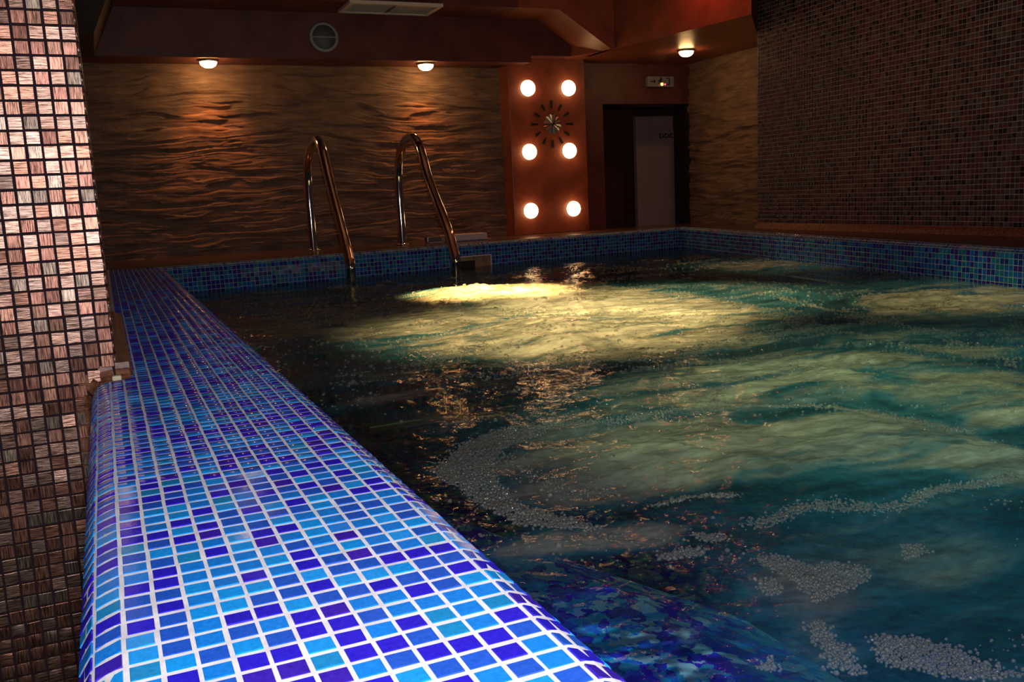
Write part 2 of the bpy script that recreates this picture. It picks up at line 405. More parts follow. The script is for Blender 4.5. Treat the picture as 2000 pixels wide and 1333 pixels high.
bs, bf, bp = [], [], [(0,FZ),(0,-0.19),(0.275,-0.205),(0.415,-0.26),(0.555,-0.42),(0.655,-0.70),(0.695,FZ)]
for y_, k_ in ((-0.59,1.0),(0.85,1.0),(1.15,0.72),(1.5,0.46),(2.0,0.26),(2.8,0.10)):
    bs += [(XL+R1+p[0]*k_, y_, p[1]) for p in bp]
for a_ in range(5):
    for b_ in range(6): bf.append((a_*7+b_, a_*7+b_+1, (a_+1)*7+b_+1, (a_+1)*7+b_))
bf += [tuple(range(7)), tuple(range(41,34,-1))]
pyd('bench', bs, bf, LIT_MOSAIC, bas)

# deck behind and beside the pool
deck = empty('floor'); tag(deck, 'glossy brown tiled deck around the far end of the pool', 'floor', kind='structure')
q = [PB0 - inb*0.012, PC - inb*0.012 - inr*0.012, PR0 - inr*0.012]
pyd('deck_surface', [(-0.0,4.66,0.0005),(q[0][0],q[0][1],0.0005),(q[1][0],q[1][1],0.0005),(q[2][0],q[2][1],0.0005),(3.6,-0.6,0.0005),(4.3,4.2,0.0005),(4.3,YW,0.0005),(0,YW,0.0005)], [(0,1,2,3,4,5,6,7)], DECK, deck)
pyd('lower_floor', [(-3,-3,-0.95),(5,-3,-0.95),(5,-0.6,-0.95),(0.1,-0.6,-0.95),(0.1,COLY,-0.95),(-3,COLY,-0.95)], [(0,1,2,3,4,5)], FLOORM, deck)

# left wall ending in the copper mosaic pillar
wl = empty('wall_left'); tag(wl, 'pillar end of the wall clad in shiny copper glass mosaic', 'wall', kind='structure')
XC = -0.004
box('grout_body', (-1.1,COLY,-0.95), (XC-0.0015,COLY+0.30,1.75), DGROUT, wl)
box('plaster_body', (-1.1,COLY+0.30,-0.95), (XC-0.004,YW,1.75), MAROON, wl)
PC_ = 0.0219; gap = 0.0032
tc = []
for i in range(13):
    for j in range(58):
        x = XC-0.0115-PC_*i; z = 0.665-PC_*j
        if x > -0.047 and z < -0.006: continue
        if z < 0.017 and x > -0.03: continue
        tc.append((np.array([x, COLY-0.0002, z]), ex, ez, -ey, PC_-gap, PC_-gap))
side = []
for i in range(13):
    for j in range(30):
        side.append((np.array([XC-0.0015, COLY+0.012+PC_*i, 0.665-PC_*j]), ey, ez, ex, PC_-gap, PC_-gap))
tile_field(wl, COPPER, [1]*8, tc, 0.0035, 300, wob=0.04)
tile_field(wl, COPPER, [1]*8, side, 0.003, 0)
# brown bead pieces where the pillar meets the rim
def bead(c, u, v, n, su, sv, h, mt, nm='bead_tile'):
    k = 4; vv, ff = [], []
    for i in range(k+1):
        a = math.pi/2*i/k
        for s in (-0.5, 0.5):
            vv.append(c + u*su*s + v*sv*(1-math.sin(a)) + n*h*(1-math.cos(a)))
    for i in range(k): ff.append((2*i,2*i+1,2*i+3,2*i+2))
    nn = len(vv)
    vv += [c-u*su*0.5-n*0.002, c+u*su*0.5-n*0.002]
    ff += [(nn, *[2*i for i in range(k+1)]), (nn+1, *[2*i+1 for i in range(k, -1, -1)])]
    return pyd(nm, vv, ff, mt, wl)
path = walk_profile(outer[::-1][:-1] and ([(0.016,0.0),(-0.015,0.0)] + outer[::-1][1:]), 0.0225)
for kk, (p0, p1) in enumerate(path[:16]):
    d = np.array([p1[0]-p0[0],0,p1[1]-p0[1]]); L = np.linalg.norm(d); d /= L; n_ = np.cross(ey, d)
    if n_@np.array([-1,0,1]) < 0: n_ = -n_
    c = np.array([(p0[0]+p1[0])/2, COLY, (p0[1]+p1[1])/2]) + n_*0.0015
    bead(c, d, -ey, n_, L-0.0015, 0.024, 0.024, BEAD)
for i in range(40):
    c = np.array([XC, COLY+0.0125+0.025*i, 0.0018])
    bead(c, ey, ex, ez, 0.0235, 0.024, 0.026, BEAD)
box('cream_chip', (-0.012,COLY-0.030,0.001), (0.002,COLY-0.018,0.009), CREAM, wl, 0.002)

# stone wall at the back (continuous layered relief)
def stone(name, P0, u, nrm, Lu, z0, z1, nu, nz, seed, label):
    U, Zz = np.meshgrid(np.linspace(0, Lu, nu), np.linspace(z0, z1, nz)); 
    wx = U + 0.05*fbm(U*3, Zz*6, 3, seed+3); wz = Zz + 0.020*fbm(U*2.6, Zz*5, 3, seed+4) + 0.03*fbm(U*1.1, Zz*1.5, 2, seed+8)
    a = fbm(wx*4.2, wz*34, 2, seed); b = fbm(wx*7.5, wz*62, 2, seed+1); cc = fbm(wx*1.6, wz*9, 3, seed+2)
    lay = wz*33 + 1.6*cc + 0.7*a + 0.25*b; nl = np.floor(lay); fr_ = lay-nl
    off_ = fbm(U*3.6+nl*13.71, nl*7.13+0.5, 2, seed+6)            # each split layer stands out by its own amount
    off2 = fbm(U*3.6+(nl+1)*13.71, (nl+1)*7.13+0.5, 2, seed+6)
    e_ = np.clip((fr_-0.80)/0.20, 0, 1); lh = off_*(1-e_)+off2*e_
    h = 0.0175*lh + 0.004*np.minimum(fr_/0.8, 1) + 0.0045*cc + 0.0018*b + 0.0016*fbm(U*30, Zz*40, 3, seed+9)
    h = h*np.clip((z1-Zz)/0.04, 0.15, 1)
    v = np.array(P0)[None]+U.ravel()[:,None]*np.array(u)+Zz.ravel()[:,None]*ez+h.ravel()[:,None]*np.array(nrm)
    i = (np.arange(nz-1)[:,None]*nu+np.arange(nu-1)[None]).ravel()
    qd = np.stack([i, i+1, i+nu+1, i+nu], 1)
    o = big(name, v, qd, STONE, None, True); tag(o, label, 'wall', kind='structure')
    return o
stone('wall_back', (-0.01,YW,0), ex, -ey, 2.42, -0.02, 1.075, 520, 330, 5, 'brown layered stone wall under two warm downlights behind the ladder')
stone('wall_side', (3.85,YW,0), -ey, -ex, 1.10, -0.02, 1.12, 180, 260, 23, 'narrow brown layered stone wall between the doorway and red mosaic')

# right wall of red mosaic
W0 = np.array([3.48,4.30,0]); W1 = np.array([3.16,-0.45,0]); tw = (W1-W0); LW = np.linalg.norm(tw); tw = tw/LW; nw = np.array([tw[1],-tw[0],0])
wr = empty('wall_right'); tag(wr, 'dark red glass mosaic wall with pale grout right of the pool', 'wall', kind='structure')
if nw[0] > 0: nw = -nw
tk = 0.35
vv = [W0, W1, W1-nw*tk, W0-nw*tk*1.0]
pyd('grout_body', [tuple(p) for p in vv]+[(p[0],p[1],1.75) for p in vv], [(0,1,2,3),(7,6,5,4),(0,4,5,1),(1,5,6,2),(2,6,7,3),(3,7,4,0)], RGROUT, wr)
PW = 0.0222
tw_ = []
for i in range(int(3.9/PW)):
    for j in range(int(1.45/PW)):
        c = W0 + tw*((i+0.5)*PW) + ez*(0.035+(j+0.5)*PW)
        tw_.append((c-nw*0.001, tw, ez, nw, PW-0.0036, PW-0.0036))
if np.cross(tw, ez)@nw < 0: tw_ = [(a,-b,c,d,e,f) for a,b,c,d,e,f in tw_]
tile_field(wr, REDS, RW, tw_, 0.0028, 300)
for i in range(150):       # bead row at the wall's foot
    c = W0 + tw*((i+0.5)*0.026) + ez*0.001
    k_ = [c-tw*0.0125, c+tw*0.0125]
    pyd('bead_tile', [k_[0],k_[1],k_[1]+nw*0.028,k_[0]+nw*0.028,k_[0]+nw*0.020+ez*0.020,k_[1]+nw*0.020+ez*0.020,k_[0]+ez*0.034,k_[1]+ez*0.034],
        [(3,2,5,4),(4,5,7,6),(0,3,4,6),(1,7,5,2)], BEAD, wr)

# doorway wall, pilaster with the clock
dw = empty('wall_door'); tag(dw, 'dark red plaster wall around the doorway', 'wall', kind='structure')
box('wall_piece', (2.90,YW,-0.02), (3.155,YW+0.2,1.12), MAROON, dw)
box('wall_piece', (3.155,YW,0.833), (4.2,YW+0.2,1.12), MAROON, dw)
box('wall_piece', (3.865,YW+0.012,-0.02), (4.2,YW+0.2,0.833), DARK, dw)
tag(box('wall_passage', (2.9,6.45,-0.5), (4.9,6.55,1.3), MAROON), 'dark red wall at the back of the passage', 'wall', kind='structure')
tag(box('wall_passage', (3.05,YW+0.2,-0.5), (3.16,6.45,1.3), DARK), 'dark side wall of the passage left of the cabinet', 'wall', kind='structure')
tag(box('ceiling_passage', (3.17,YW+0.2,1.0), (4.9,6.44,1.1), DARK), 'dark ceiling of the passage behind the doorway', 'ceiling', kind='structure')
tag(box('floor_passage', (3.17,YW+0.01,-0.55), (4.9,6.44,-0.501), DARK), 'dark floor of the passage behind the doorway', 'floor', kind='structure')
pil = box('wall_panel', (2.405,5.36,0.0), (2.947,YW+0.02,1.115), PLAST, None, 0.004); tag(pil, 'orange red plaster pilaster carrying six round lamps and a clock', 'pilaster', kind='structure')

# ceiling: high ceiling, dropped band, back soffit, slope and right soffit
ce = empty('ceiling'); tag(ce, 'dark maroon plaster ceiling with dropped soffits and a sloping band', 'ceiling', kind='structure')
box('high_ceiling', (-1.2,-1.0,1.56), (4.6,4.95,1.72), MAROON, ce)
ZS, ZB, YF, YN = 1.058, 1.303, 5.25, 4.94
box('back_soffit', (-0.01,YF,ZS), (2.516,YW+0.1,1.62), MAROON, ce)
box('soffit_end', (2.516,YF+0.003,1.10), (2.80,YW+0.1,1.62), MAROON, ce)
prism('ceiling_band', [(-0.01,1.62),(-0.01,ZB),(2.30,ZB+0.012),(2.30,1.62)], MAROON, ce, 'Y', YN, YF)  # same paint as the sloping band, its shade put into the darker colour
prism('sloping_band', [(2.30,1.62),(2.30,ZB+0.012),(2.56,ZB+0.012),(2.90,1.10),(2.93,1.10),(2.93,1.62)], PLAST, ce, 'Y', YN, YF)
# right soffit, left face slightly turned
prism('right_soffit', [(2.930,4.97),(2.80,5.253),(2.80,5.60),(4.30,5.60),(4.30,4.33),(3.50,4.33),(3.09,3.865)], PLAST, ce, 'Z', 1.10, 1.62)
prism('corner_slope', [(-0.02,1.05),(0.055,1.056),(0.165,1.30),(0.165,1.62),(-0.02,1.62)], DARK, ce, 'Y', 4.6, YF-0.002)  # maroon plaster darkened in colour to mute the downlight on it

# ================================================================== things
# pool ladder
lad = empty('pool_ladder', (0,0,0)); tag(lad, 'chrome pool ladder with two hooped handrails at the far end', 'ladder')
for X, yb, yf in ((1.075,5.185,4.36),(1.585,5.135,4.27)):
    pts = [(X,yb,0.0),(X,yb+0.004,0.14),(X,yb+0.008,0.30),(X,yb-0.004,0.42),(X,yb-0.06,0.52),(X,yb-0.17,0.585),(X,yb-0.31,0.592),(X,yb-0.40,0.545),
           (X,yb-0.46,0.47),(X,yb-0.54,0.35),(X,yf+0.10,0.115),(X,yf+0.025,0.005),(X,yf,-0.045),(X,yf+0.005,-0.12),(X,yf+0.005,-0.5),(X,yf+0.005,-0.95)]
    r = tube('handrail', catmull(pts, 6), 0.0245, CHROME, lad)
    lathe("flange", [(0.0248,0.012),(0.038,0.010),(0.045,0.0)], CHROME, r, 20, Matrix.Translation((X,yb,0.001)))
for z in (-0.35,-0.60,-0.85):
    box('step', (1.09,4.29,z-0.015), (1.57,4.37,z+0.015), STEEL, lad, 0.006)

# skimmer in the back rim
sk = empty('skimmer'); tag(sk, 'brownish skimmer mouth set in the far blue rim beside the ladder', 'skimmer')
ys = 4.60 + (1.9-0.15)*tb[1]/tb[0] - R1
def skv(x): return 4.60+(x-0.15)*tb[1]/tb[0]-R1*inb[1]*-1
x0, x1, z0, z1 = SK
yf0 = skv(x0); yf1 = skv(x1)
pyd('throat', [(x0,yf0-0.004,z0),(x1,yf1-0.004,z0),(x1,yf1-0.004,z1),(x0,yf0-0.004,z1)], [(0,1,2,3)], SKIM, sk)
pyd('frame', [(x0-0.003,yf0-0.010,z1),(x1+0.004,yf1-0.010,z1),(x1+0.004,yf1-0.010,z1+0.006),(x0-0.003,yf0-0.010,z1+0.006),
              (x1-0.002,yf1-0.010,z0),(x1+0.004,yf1-0.010,z0),(x1+0.004,yf1-0.010,z1),(x1-0.002,yf1-0.010,z1)], [(0,1,2,3),(4,5,6,7)], GROUT, sk)
box('divider', (1.893,yf0+0.002,z0), (1.905,yf0+0.012,z1), SKIM, sk)
box('flap', (x0+0.002,yf0-0.005,z0), (1.893,yf0+0.004,z1-0.022), DARK, sk)

# white cover lying on the deck
cv = empty('skimmer_cover', (1.93,5.12,0.001)); tag(cv, 'low white plastic cover lying on the deck beside the ladder', 'cover')
box('lid', (-0.105,-0.045,0.004), (0.165,0.05,0.042), WHITE, cv, 0.004)
box('base', (-0.20,-0.03,0.0), (0.20,0.06,0.006), GREYP, cv, 0.002)
box('hinge_block', (-0.20,-0.005,0.006), (-0.112,0.055,0.036), STEEL, cv, 0.003)

# downlights
def downlight(x, y, z, label, power=1.0, col=(1.0,0.27,0.065), gl=LAMPG, grp='warm ceiling downlights', cone=95, tilt=0.15):
    e = empty('ceiling_downlight', (x,y,z)); tag(e, label, 'downlight', grp)
    lathe('trim_ring', [(0.030,0.001),(0.056,0.001),(0.058,-0.006),(0.050,-0.012),(0.045,-0.012)], STEEL, e, 24)
    lathe('glass_dome', [(0.046,-0.010),(0.044,-0.020),(0.036,-0.032),(0.022,-0.040),(0.006,-0.043)], gl, e, 24)
    l = bpy.data.lights.new('bulb', 'SPOT'); l.energy = power*2.0; l.color = col; l.shadow_soft_size = 0.03; l.spot_size = math.radians(cone); l.spot_blend = 0.9
    lo = bpy.data.objects.new('bulb', l); C.objects.link(lo); lo.parent = e; lo.location = (0,0,-0.06); lo.rotation_euler = (tilt,0,0)
    l = bpy.data.lights.new('glow', 'POINT'); l.energy = power*0.12; l.color = col; l.shadow_soft_size = 0.03
    lo = bpy.data.objects.new('glow', l); C.objects.link(lo); lo.parent = e; lo.location = (0,0,-0.085)
    return e
downlight(0.617,5.33,ZS, 'glowing ceiling downlight over the left part of the stone wall', 4.6)
downlight(1.86,5.335,ZS, 'glowing ceiling downlight over the stone wall above the ladder', 3.4)
downlight(3.43,4.92,1.10, 'glowing ceiling downlight in front of the doorway', 0.55, cone=130, tilt=0.0)
REDG = mat('lit_red_glass', (1,0.3,0.15), 0.3, emit=(1.0,0.15,0.05), es=10)
downlight(2.90,4.10,1.56, 'red spotlight in the high ceiling beside the right soffit', 2.6, (1.0,0.12,0.045), REDG, 'red ceiling spots', 150, 0.0)

# six round lamps on the pilaster
GL = [(2.545,0.920,'top left'),(2.834,0.921,'top right'),(2.537,0.525,'middle left'),(2.825,0.525,'middle right'),(2.530,0.152,'bottom left'),(2.840,0.150,'bottom right')]
for x, z, nm in GL:
    x *= 5.36/5.39; z = 0.263+(z-0.263)*5.36/5.39
    e = empty('wall_lamp', (x,5.36,z)); tag(e, 'round glowing wall lamp at the '+nm+' of the red pilaster', 'wall lamp', 'round lamps on the pilaster')
    RX = Matrix.Rotation(math.radians(90), 4, 'X')
    lathe('backplate', [(0.044,0.0),(0.044,0.008),(0.040,0.012)], STEEL, e, 24, RX)
    lathe('glass_globe', [(0.044,0.006),(0.050,0.014),(0.049,0.024),(0.040,0.038),(0.024,0.047),(0.006,0.050)], GLOBG, e, 24, RX)
    l = bpy.data.lights.new('bulb', 'POINT'); l.energy = 0.15; l.color = (1.0,0.33,0.08); l.shadow_soft_size = 0.03
    lo = bpy.data.objects.new('bulb', l); C.objects.link(lo); lo.parent = e; lo.location = (0,-0.085,0)

# wall clock
ck = empty('wall_clock', (2.698,5.358,0.694)); tag(ck, 'wall clock of black wedge hour marks around a silver dial', 'clock')
for k in range(12):
    a = 2*math.pi*k/12; d = np.array([math.sin(a),0,math.cos(a)]); s = np.array([math.cos(a),0,-math.sin(a)])
    r0, r1 = 0.098, 0.140 if k % 3 else 0.150
    v = []
    for yy in (0.0,-0.005):
        for r_, wd in ((r0,0.004),(r1,0.009)):
            for sg in (-1,1): v.append(d*r_+s*wd*sg+np.array([0,yy,0]))
    pyd('hour_mark', v, [(0,1,3,2),(4,6,7,5),(0,2,6,4),(1,5,7,3),(2,3,7,6),(0,4,5,1)], BLACK, ck)
v, f = [(0,-0.010,0)], []
for k in range(24):
    a = 2*math.pi*k/24; r_ = 0.066 if k % 2 else 0.056; v.append((r_*math.sin(a),-0.003-0.004*(k%2),r_*math.cos(a)))
for k in range(24): f.append((0,1+(k+1)%24,1+k))
pyd('dial', v, f, STEEL, ck)
def hand(nm, ang, L, wd):
    a = math.radians(ang); d = np.array([math.sin(a),0,math.cos(a)]); s = np.array([math.cos(a),0,-math.sin(a)]); v = []
    for yy in (-0.012,-0.016):
        v += [d*-0.02-s*wd+np.array([0,yy,0]), d*-0.02+s*wd+np.array([0,yy,0]), d*L+s*wd*0.7+np.array([0,yy,0]), d*L-s*wd*0.7+np.array([0,yy,0])]
    pyd(nm, v, [(0,1,2,3),(7,6,5,4),(0,4,5,1),(1,5,6,2),(2,6,7,3),(3,7,4,0)], CHROME, ck)
hand('hour_hand', 27, 0.062, 0.0045); hand('minute_hand', -90, 0.068, 0.004); hand('second_hand', 205, 0.06, 0.002)

# exit sign box over the doorway
es = empty('exit_sign', (3.60,YW-0.001,0.978)); tag(es, 'small white exit sign box with pictograms and two tiny lit lamps', 'sign')
box('housing', (-0.105,-0.035,-0.034), (0.105,0.0,0.034), GREYP, es, 0.004)
box('face_plate', (-0.100,-0.037,-0.030), (0.100,-0.0345,0.030), mat('sign_white', (0.22,0.22,0.22), 0.5), es)
pic = [[(-0.03,-0.018),(-0.022,-0.018),(-0.010,0.0),(0.0,-0.016),(0.008,-0.014),(0.0,0.008),(0.012,0.012),(0.010,0.018),(-0.012,0.014),(-0.028,0.006),(-0.026,0.0),(-0.016,0.004)],
       [(0.038,-0.024),(0.068,-0.024),(0.068,0.024),(0.038,0.024),(0.038,0.018),(0.060,0.018),(0.060,-0.018),(0.038,-0.018)],
       [(-0.085,-0.004),(-0.060,-0.004),(-0.060,-0.014),(-0.044,0.0),(-0.060,0.014),(-0.060,0.004),(-0.085,0.004)]]
for p in pic: prism('pictogram', p, BLACK, es, 'Y', -0.0385, -0.0368)
lathe('pictogram', [(0.001,0),(0.007,0),(0.007,0.0015),(0.001,0.0015)], BLACK, es, 10, Matrix.Translation((-0.004,-0.037,0.022)) @ Matrix.Rotation(math.radians(90),4,'X'))
lathe('lamp_lens', [(0.011,0),(0.009,0.005),(0.002,0.007)], LEDA, es, 12, Matrix.Translation((0.004,-0.038,-0.018)) @ Matrix.Rotation(math.radians(90),4,'X'))
lathe('lamp_lens', [(0.007,0),(0.005,0.004),(0.002,0.005)], LEDR, es, 12, Matrix.Translation((0.030,-0.038,-0.019)) @ Matrix.Rotation(math.radians(90),4,'X'))

# pale cabinet door in the passage
cb = empty('cabinet', (3.953,6.10,-0.5)); tag(cb, 'tall pale cabinet with dark lettering standing in the dark doorway', 'cabinet')
box('body', (-0.168,0.0,0.0), (0.168,0.045,1.303), CABW, cb, 0.004)
box('door_panel', (-0.125,-0.010,0.03), (0.166,0.0,1.205), CABW, cb, 0.003)
for i, (gx, gw) in enumerate([(0.035,0.020),(0.060,0.018),(0.083,0.020),(0.108,0.018),(0.131,0.022)]):
    g_ = [[(gx,0),(gx+gw,0),(gx+gw,0.008),(gx+0.007,0.008),(gx+0.007,0.026),(gx+gw,0.026),(gx+gw,0.034),(gx,0.034)],
          [(gx,0),(gx+0.006,0),(gx+gw*0.5,0.022),(gx+gw-0.006,0),(gx+gw,0),(gx+gw*0.6,0.034),(gx+gw*0.4,0.034)]][i % 2]
    prism('lettering', [(a, 1.137+b) for a, b in g_], BLACK, cb, 'Y', -0.013, -0.0095)

# round vent and ceiling grille
vt = empty('round_vent', (1.24,YF-0.001,1.177)); tag(vt, 'round grey vent with a bar across the soffit face', 'vent')
RX = Matrix.Rotation(math.radians(90), 4, 'X')
lathe('rim', [(0.066,0.0),(0.082,0.0),(0.082,0.006),(0.074,0.012),(0.066,0.010)], GREYP, vt, 36, RX, False)
lathe('mesh_disc', [(0.001,0.003),(0.0665,0.003),(0.0665,0.005),(0.001,0.006)], MESHP, vt, 36, RX)
box('bar', (-0.066,-0.012,-0.003), (0.066,-0.005,0.003), GREYP, vt)
gr = empty('ceiling_grille', (1.565,5.02,ZB)); tag(gr, 'rectangular pale air grille of two panels in the dropped ceiling', 'grille')
for nm, a, b in (('frame',(-0.26,-0.135,-0.012),(0.26,-0.105,0.004)),('frame',(-0.26,0.105,-0.012),(0.26,0.135,0.004)),('frame',(-0.26,-0.105,-0.012),(-0.235,0.105,0.004)),
                 ('frame',(0.235,-0.105,-0.012),(0.26,0.105,0.004)),('mullion',(-0.008,-0.105,-0.010),(0.008,0.105,0.004))):
    box(nm, a, b, STEEL if nm == 'mullion' else WHITE, gr)
for k in range(14):
    yy = -0.098+0.015*k
    for xa, xb in ((-0.235,-0.008),(0.008,0.235)):
        box('slat', (xa,yy,-0.008), (xb,yy+0.009,-0.004), GREYP, gr)
box('backing', (-0.24,-0.11,-0.002), (0.24,0.11,0.003), MESHP, gr)

# underwater lamps in the pool floor; all but the brightest added for glow
ULAMPS = [(1.42,3.42,640,(1.0,0.45,0.16),52,'brightest underwater pool lamp beneath the boiling foam near the ladder'),
          (1.22,2.45,95,(1.0,0.58,0.29),86,'added underwater lamp brightening the milky water left of the middle of the pool'),
          (1.75,2.75,95,(1.0,0.58,0.29),86,'added underwater lamp brightening the milky water right of the middle of the pool'),
          (2.50,2.15,22,(1.0,0.66,0.36),80,'added underwater lamp brightening the foam patch by the red mosaic wall'),
          (2.88,3.55,14,(1.0,0.58,0.32),70,'added underwater lamp brightening the foam patch in the far corner'),
          (1.06,1.22,14,(0.92,0.92,0.58),70,'added underwater lamp brightening the green swirl in the nearer half of the pool'),
          (1.60,1.45,15,(0.92,0.92,0.58),80,'added underwater lamp brightening the green streaks between the swirl and the red wall'),
          (1.12,0.60,7.0,(0.34,0.90,1.0),74,'added underwater lamp brightening the teal water nearest the camera')]
for lx, ly, pw, colr, cone, lab in ULAMPS:
    ul = empty('underwater_lamp', (lx,ly,FZ+0.001)); tag(ul, lab, 'pool lamp', 'underwater lamps in the pool floor')
    lathe('bezel', [(0.030,0.0),(0.045,0.0),(0.045,0.010),(0.038,0.016),(0.034,0.016)], PLAMP, ul, 24)
    lathe('lens', [(0.034,0.012),(0.031,0.020),(0.018,0.026),(0.004,0.028)], PLAMP, ul, 24)
    l = bpy.data.lights.new('bulb', 'SPOT'); l.energy = pw; l.color = colr; l.shadow_soft_size = 0.03; l.spot_size = math.radians(cone); l.spot_blend = 0.6
    lo = bpy.data.objects.new('bulb', l); C.objects.link(lo); lo.parent = ul; lo.location = (0,0,0.07); lo.rotation_euler = (math.pi,0,0)

# ================================================================== water
MILK = [  # (polygon in plan, strength, softness)
 ([(0.31,3.04),(0.62,3.61),(1.0,3.46),(1.56,4.16),(1.91,3.73),(2.04,3.09),(2.0,2.43),(1.83,2.08),(1.43,1.74),(1.08,1.75),(0.82,1.88),(0.75,2.2),(0.62,2.49),(0.46,2.71)],1.0,0.22),
 ([(0.33,1.75),(0.45,1.86),(0.66,1.85),(0.85,1.88),(1.1,1.79),(0.87,1.71),(0.64,1.74),(0.44,1.72)],0.8,0.06),
 ([(2.19,2.23),(2.61,2.39),(2.87,2.14),(2.73,1.86),(2.38,1.8),(2.06,1.99)],0.9,0.10),
 ([(2.59,3.79),(2.99,3.82),(3.22,3.37),(2.79,3.17),(2.54,3.43)],0.9,0.15),
 ([(0.40,1.22),(0.57,1.32),(0.84,1.29),(1.17,1.16),(1.24,0.91),(1.23,0.76),(1.04,0.64),(0.96,0.85),(0.73,0.91),(0.51,0.95),(0.41,1.03)],0.86,0.09),
 ([(0.326,0.879),(0.362,0.903),(0.413,0.928),(0.561,0.909),(0.591,0.858),(0.549,0.821),(0.481,0.826),(0.425,0.836),(0.348,0.836)],0.95,0.04),
 ([(0.82,1.62),(1.1,1.79),(1.43,1.74),(1.56,1.54),(1.67,1.24),(1.64,1.02),(1.28,0.79),(1.17,1.16),(0.84,1.29),(0.71,1.35)],0.78,0.12),
 ([(0.60,0.91),(0.75,0.91),(0.96,0.85),(1.04,0.64),(0.61,0.33),(0.38,0.46),(0.46,0.61),(0.52,0.77)],0.42,0.08),
 ([(1.99,2.26),(1.84,1.81),(1.92,1.43),(1.91,1.19),(1.67,1.24),(1.56,1.54),(1.43,1.74)],0.55,0.12)]
def sdf(px, py, poly):
    P = np.array(poly); n = len(P); d = np.full(px.shape, 1e9); inside = np.zeros(px.shape, bool)
    for i in range(n):
        a, b = P[i], P[(i+1)%n]; e = b-a; wx, wy = px-a[0], py-a[1]
        t = np.clip((wx*e[0]+wy*e[1])/(e@e), 0, 1); d = np.minimum(d, (wx-e[0]*t)**2+(wy-e[1]*t)**2)
        c = ((a[1] > py) != (b[1] > py))
        with np.errstate(divide='ignore', invalid='ignore'):
            inside ^= c & (px < (b[0]-a[0])*(py-a[1])/(b[1]-a[1]+1e-12)+a[0])
    d = np.sqrt(d); return np.where(inside, d, -d)
def sstep(a, b, x):
    t = np.clip((x-a)/(b-a), 0, 1); return t*t*(3-2*t)
def milk_at(X, Y):
    # swirl the plan a little so that edges curl like stirred foam
    wx = X + 0.10*fbm(X*2.2, Y*2.2, 3, 41) + 0.03*fbm(X*9, Y*9, 3, 43); wy = Y + 0.10*fbm(X*2.2+7, Y*2.2, 3, 42) + 0.03*fbm(X*9, Y*9+3, 3, 44)
    sc_ = np.clip((Y-0.4)/1.6, 0.18, 1.0); wx = X+(wx-X)*sc_; wy = Y+(wy-Y)*sc_
    mk = 0.42*sstep(0.50, 0.66, X + 0.17*(Y-0.75) + 0.06*fbm(X*6, Y*6, 3, 47))*np.clip(0.9+0.6*fbm(X*4, Y*5, 3, 48), 0, 1)
    for poly, s, soft in MILK:
        d = sdf(wx, wy, poly); mk = np.maximum(mk, s*sstep(-soft*0.6, soft, d))
    st = fbm(wx*5+2*fbm(X*3, Y*3, 2, 51), wy*16, 4, 52)       # streaks drawn out by the flow
    mk = np.clip(mk*(0.85+0.75*st), 0, 1)
    return mk
PL = [((1.35,3.35),0.035,0.40),((1.15,2.35),0.020,0.35),((2.45,2.10),0.018,0.35),((0.80,1.10),0.012,0.25),((2.85,3.5),0.015,0.3),((1.05,0.95),0.010,0.2),((1.4,1.4),0.014,0.35)]
def height_at(X, Y):
    h = 0.010*fbm(X*3.1, Y*3.1, 2, 61) + 0.0055*fbm(X*9, Y*12, 3, 62) 
    rp = fbm(X*26+1.5*fbm(X*6, Y*6, 2, 64), Y*40, 3, 63); h += 0.0022*rp
    h += 0.0010*fbm(X*90, Y*120, 2, 65)
    for (a, b), amp, r in PL:
        q_ = ((X-a)**2+(Y-b)**2)/r**2; h += amp*np.exp(-q_*2.2)*(1+0.5*fbm(X*14, Y*14, 3, 66))
    edge = np.clip((X-XL-R1)/0.12, 0, 1)*np.clip((xr(Y)-X)/0.15, 0, 1)*np.clip((4.6-Y)/0.25, 0, 1)
    return h*(0.25+0.75*edge)
ny, nx = 560, 460
tt = np.linspace(0, 1, ny); Yv = np.where(tt < 0.05, -0.55+tt/0.05*0.85, 0.30*np.power(5.30/0.30, (tt-0.05)/0.95))
ss_ = np.linspace(0, 1, nx)**1.5
Yg = np.repeat(Yv[:,None], nx, 1); Xa = XL+R1-0.04; Xg = Xa + (np.minimum(xr(Yg),3.6)+0.02-Xa)*ss_[None,:]
Zg = WATER + height_at(Xg, Yg); Mg = milk_at(Xg, Yg)
i_ = (np.arange(ny-1)[:,None]*nx+np.arange(nx-1)[None]).ravel()
Qt = np.stack([i_, i_+1, i_+nx+1, i_+nx], 1)
V_ = np.stack([Xg, Yg, Zg], -1).reshape(-1,3)
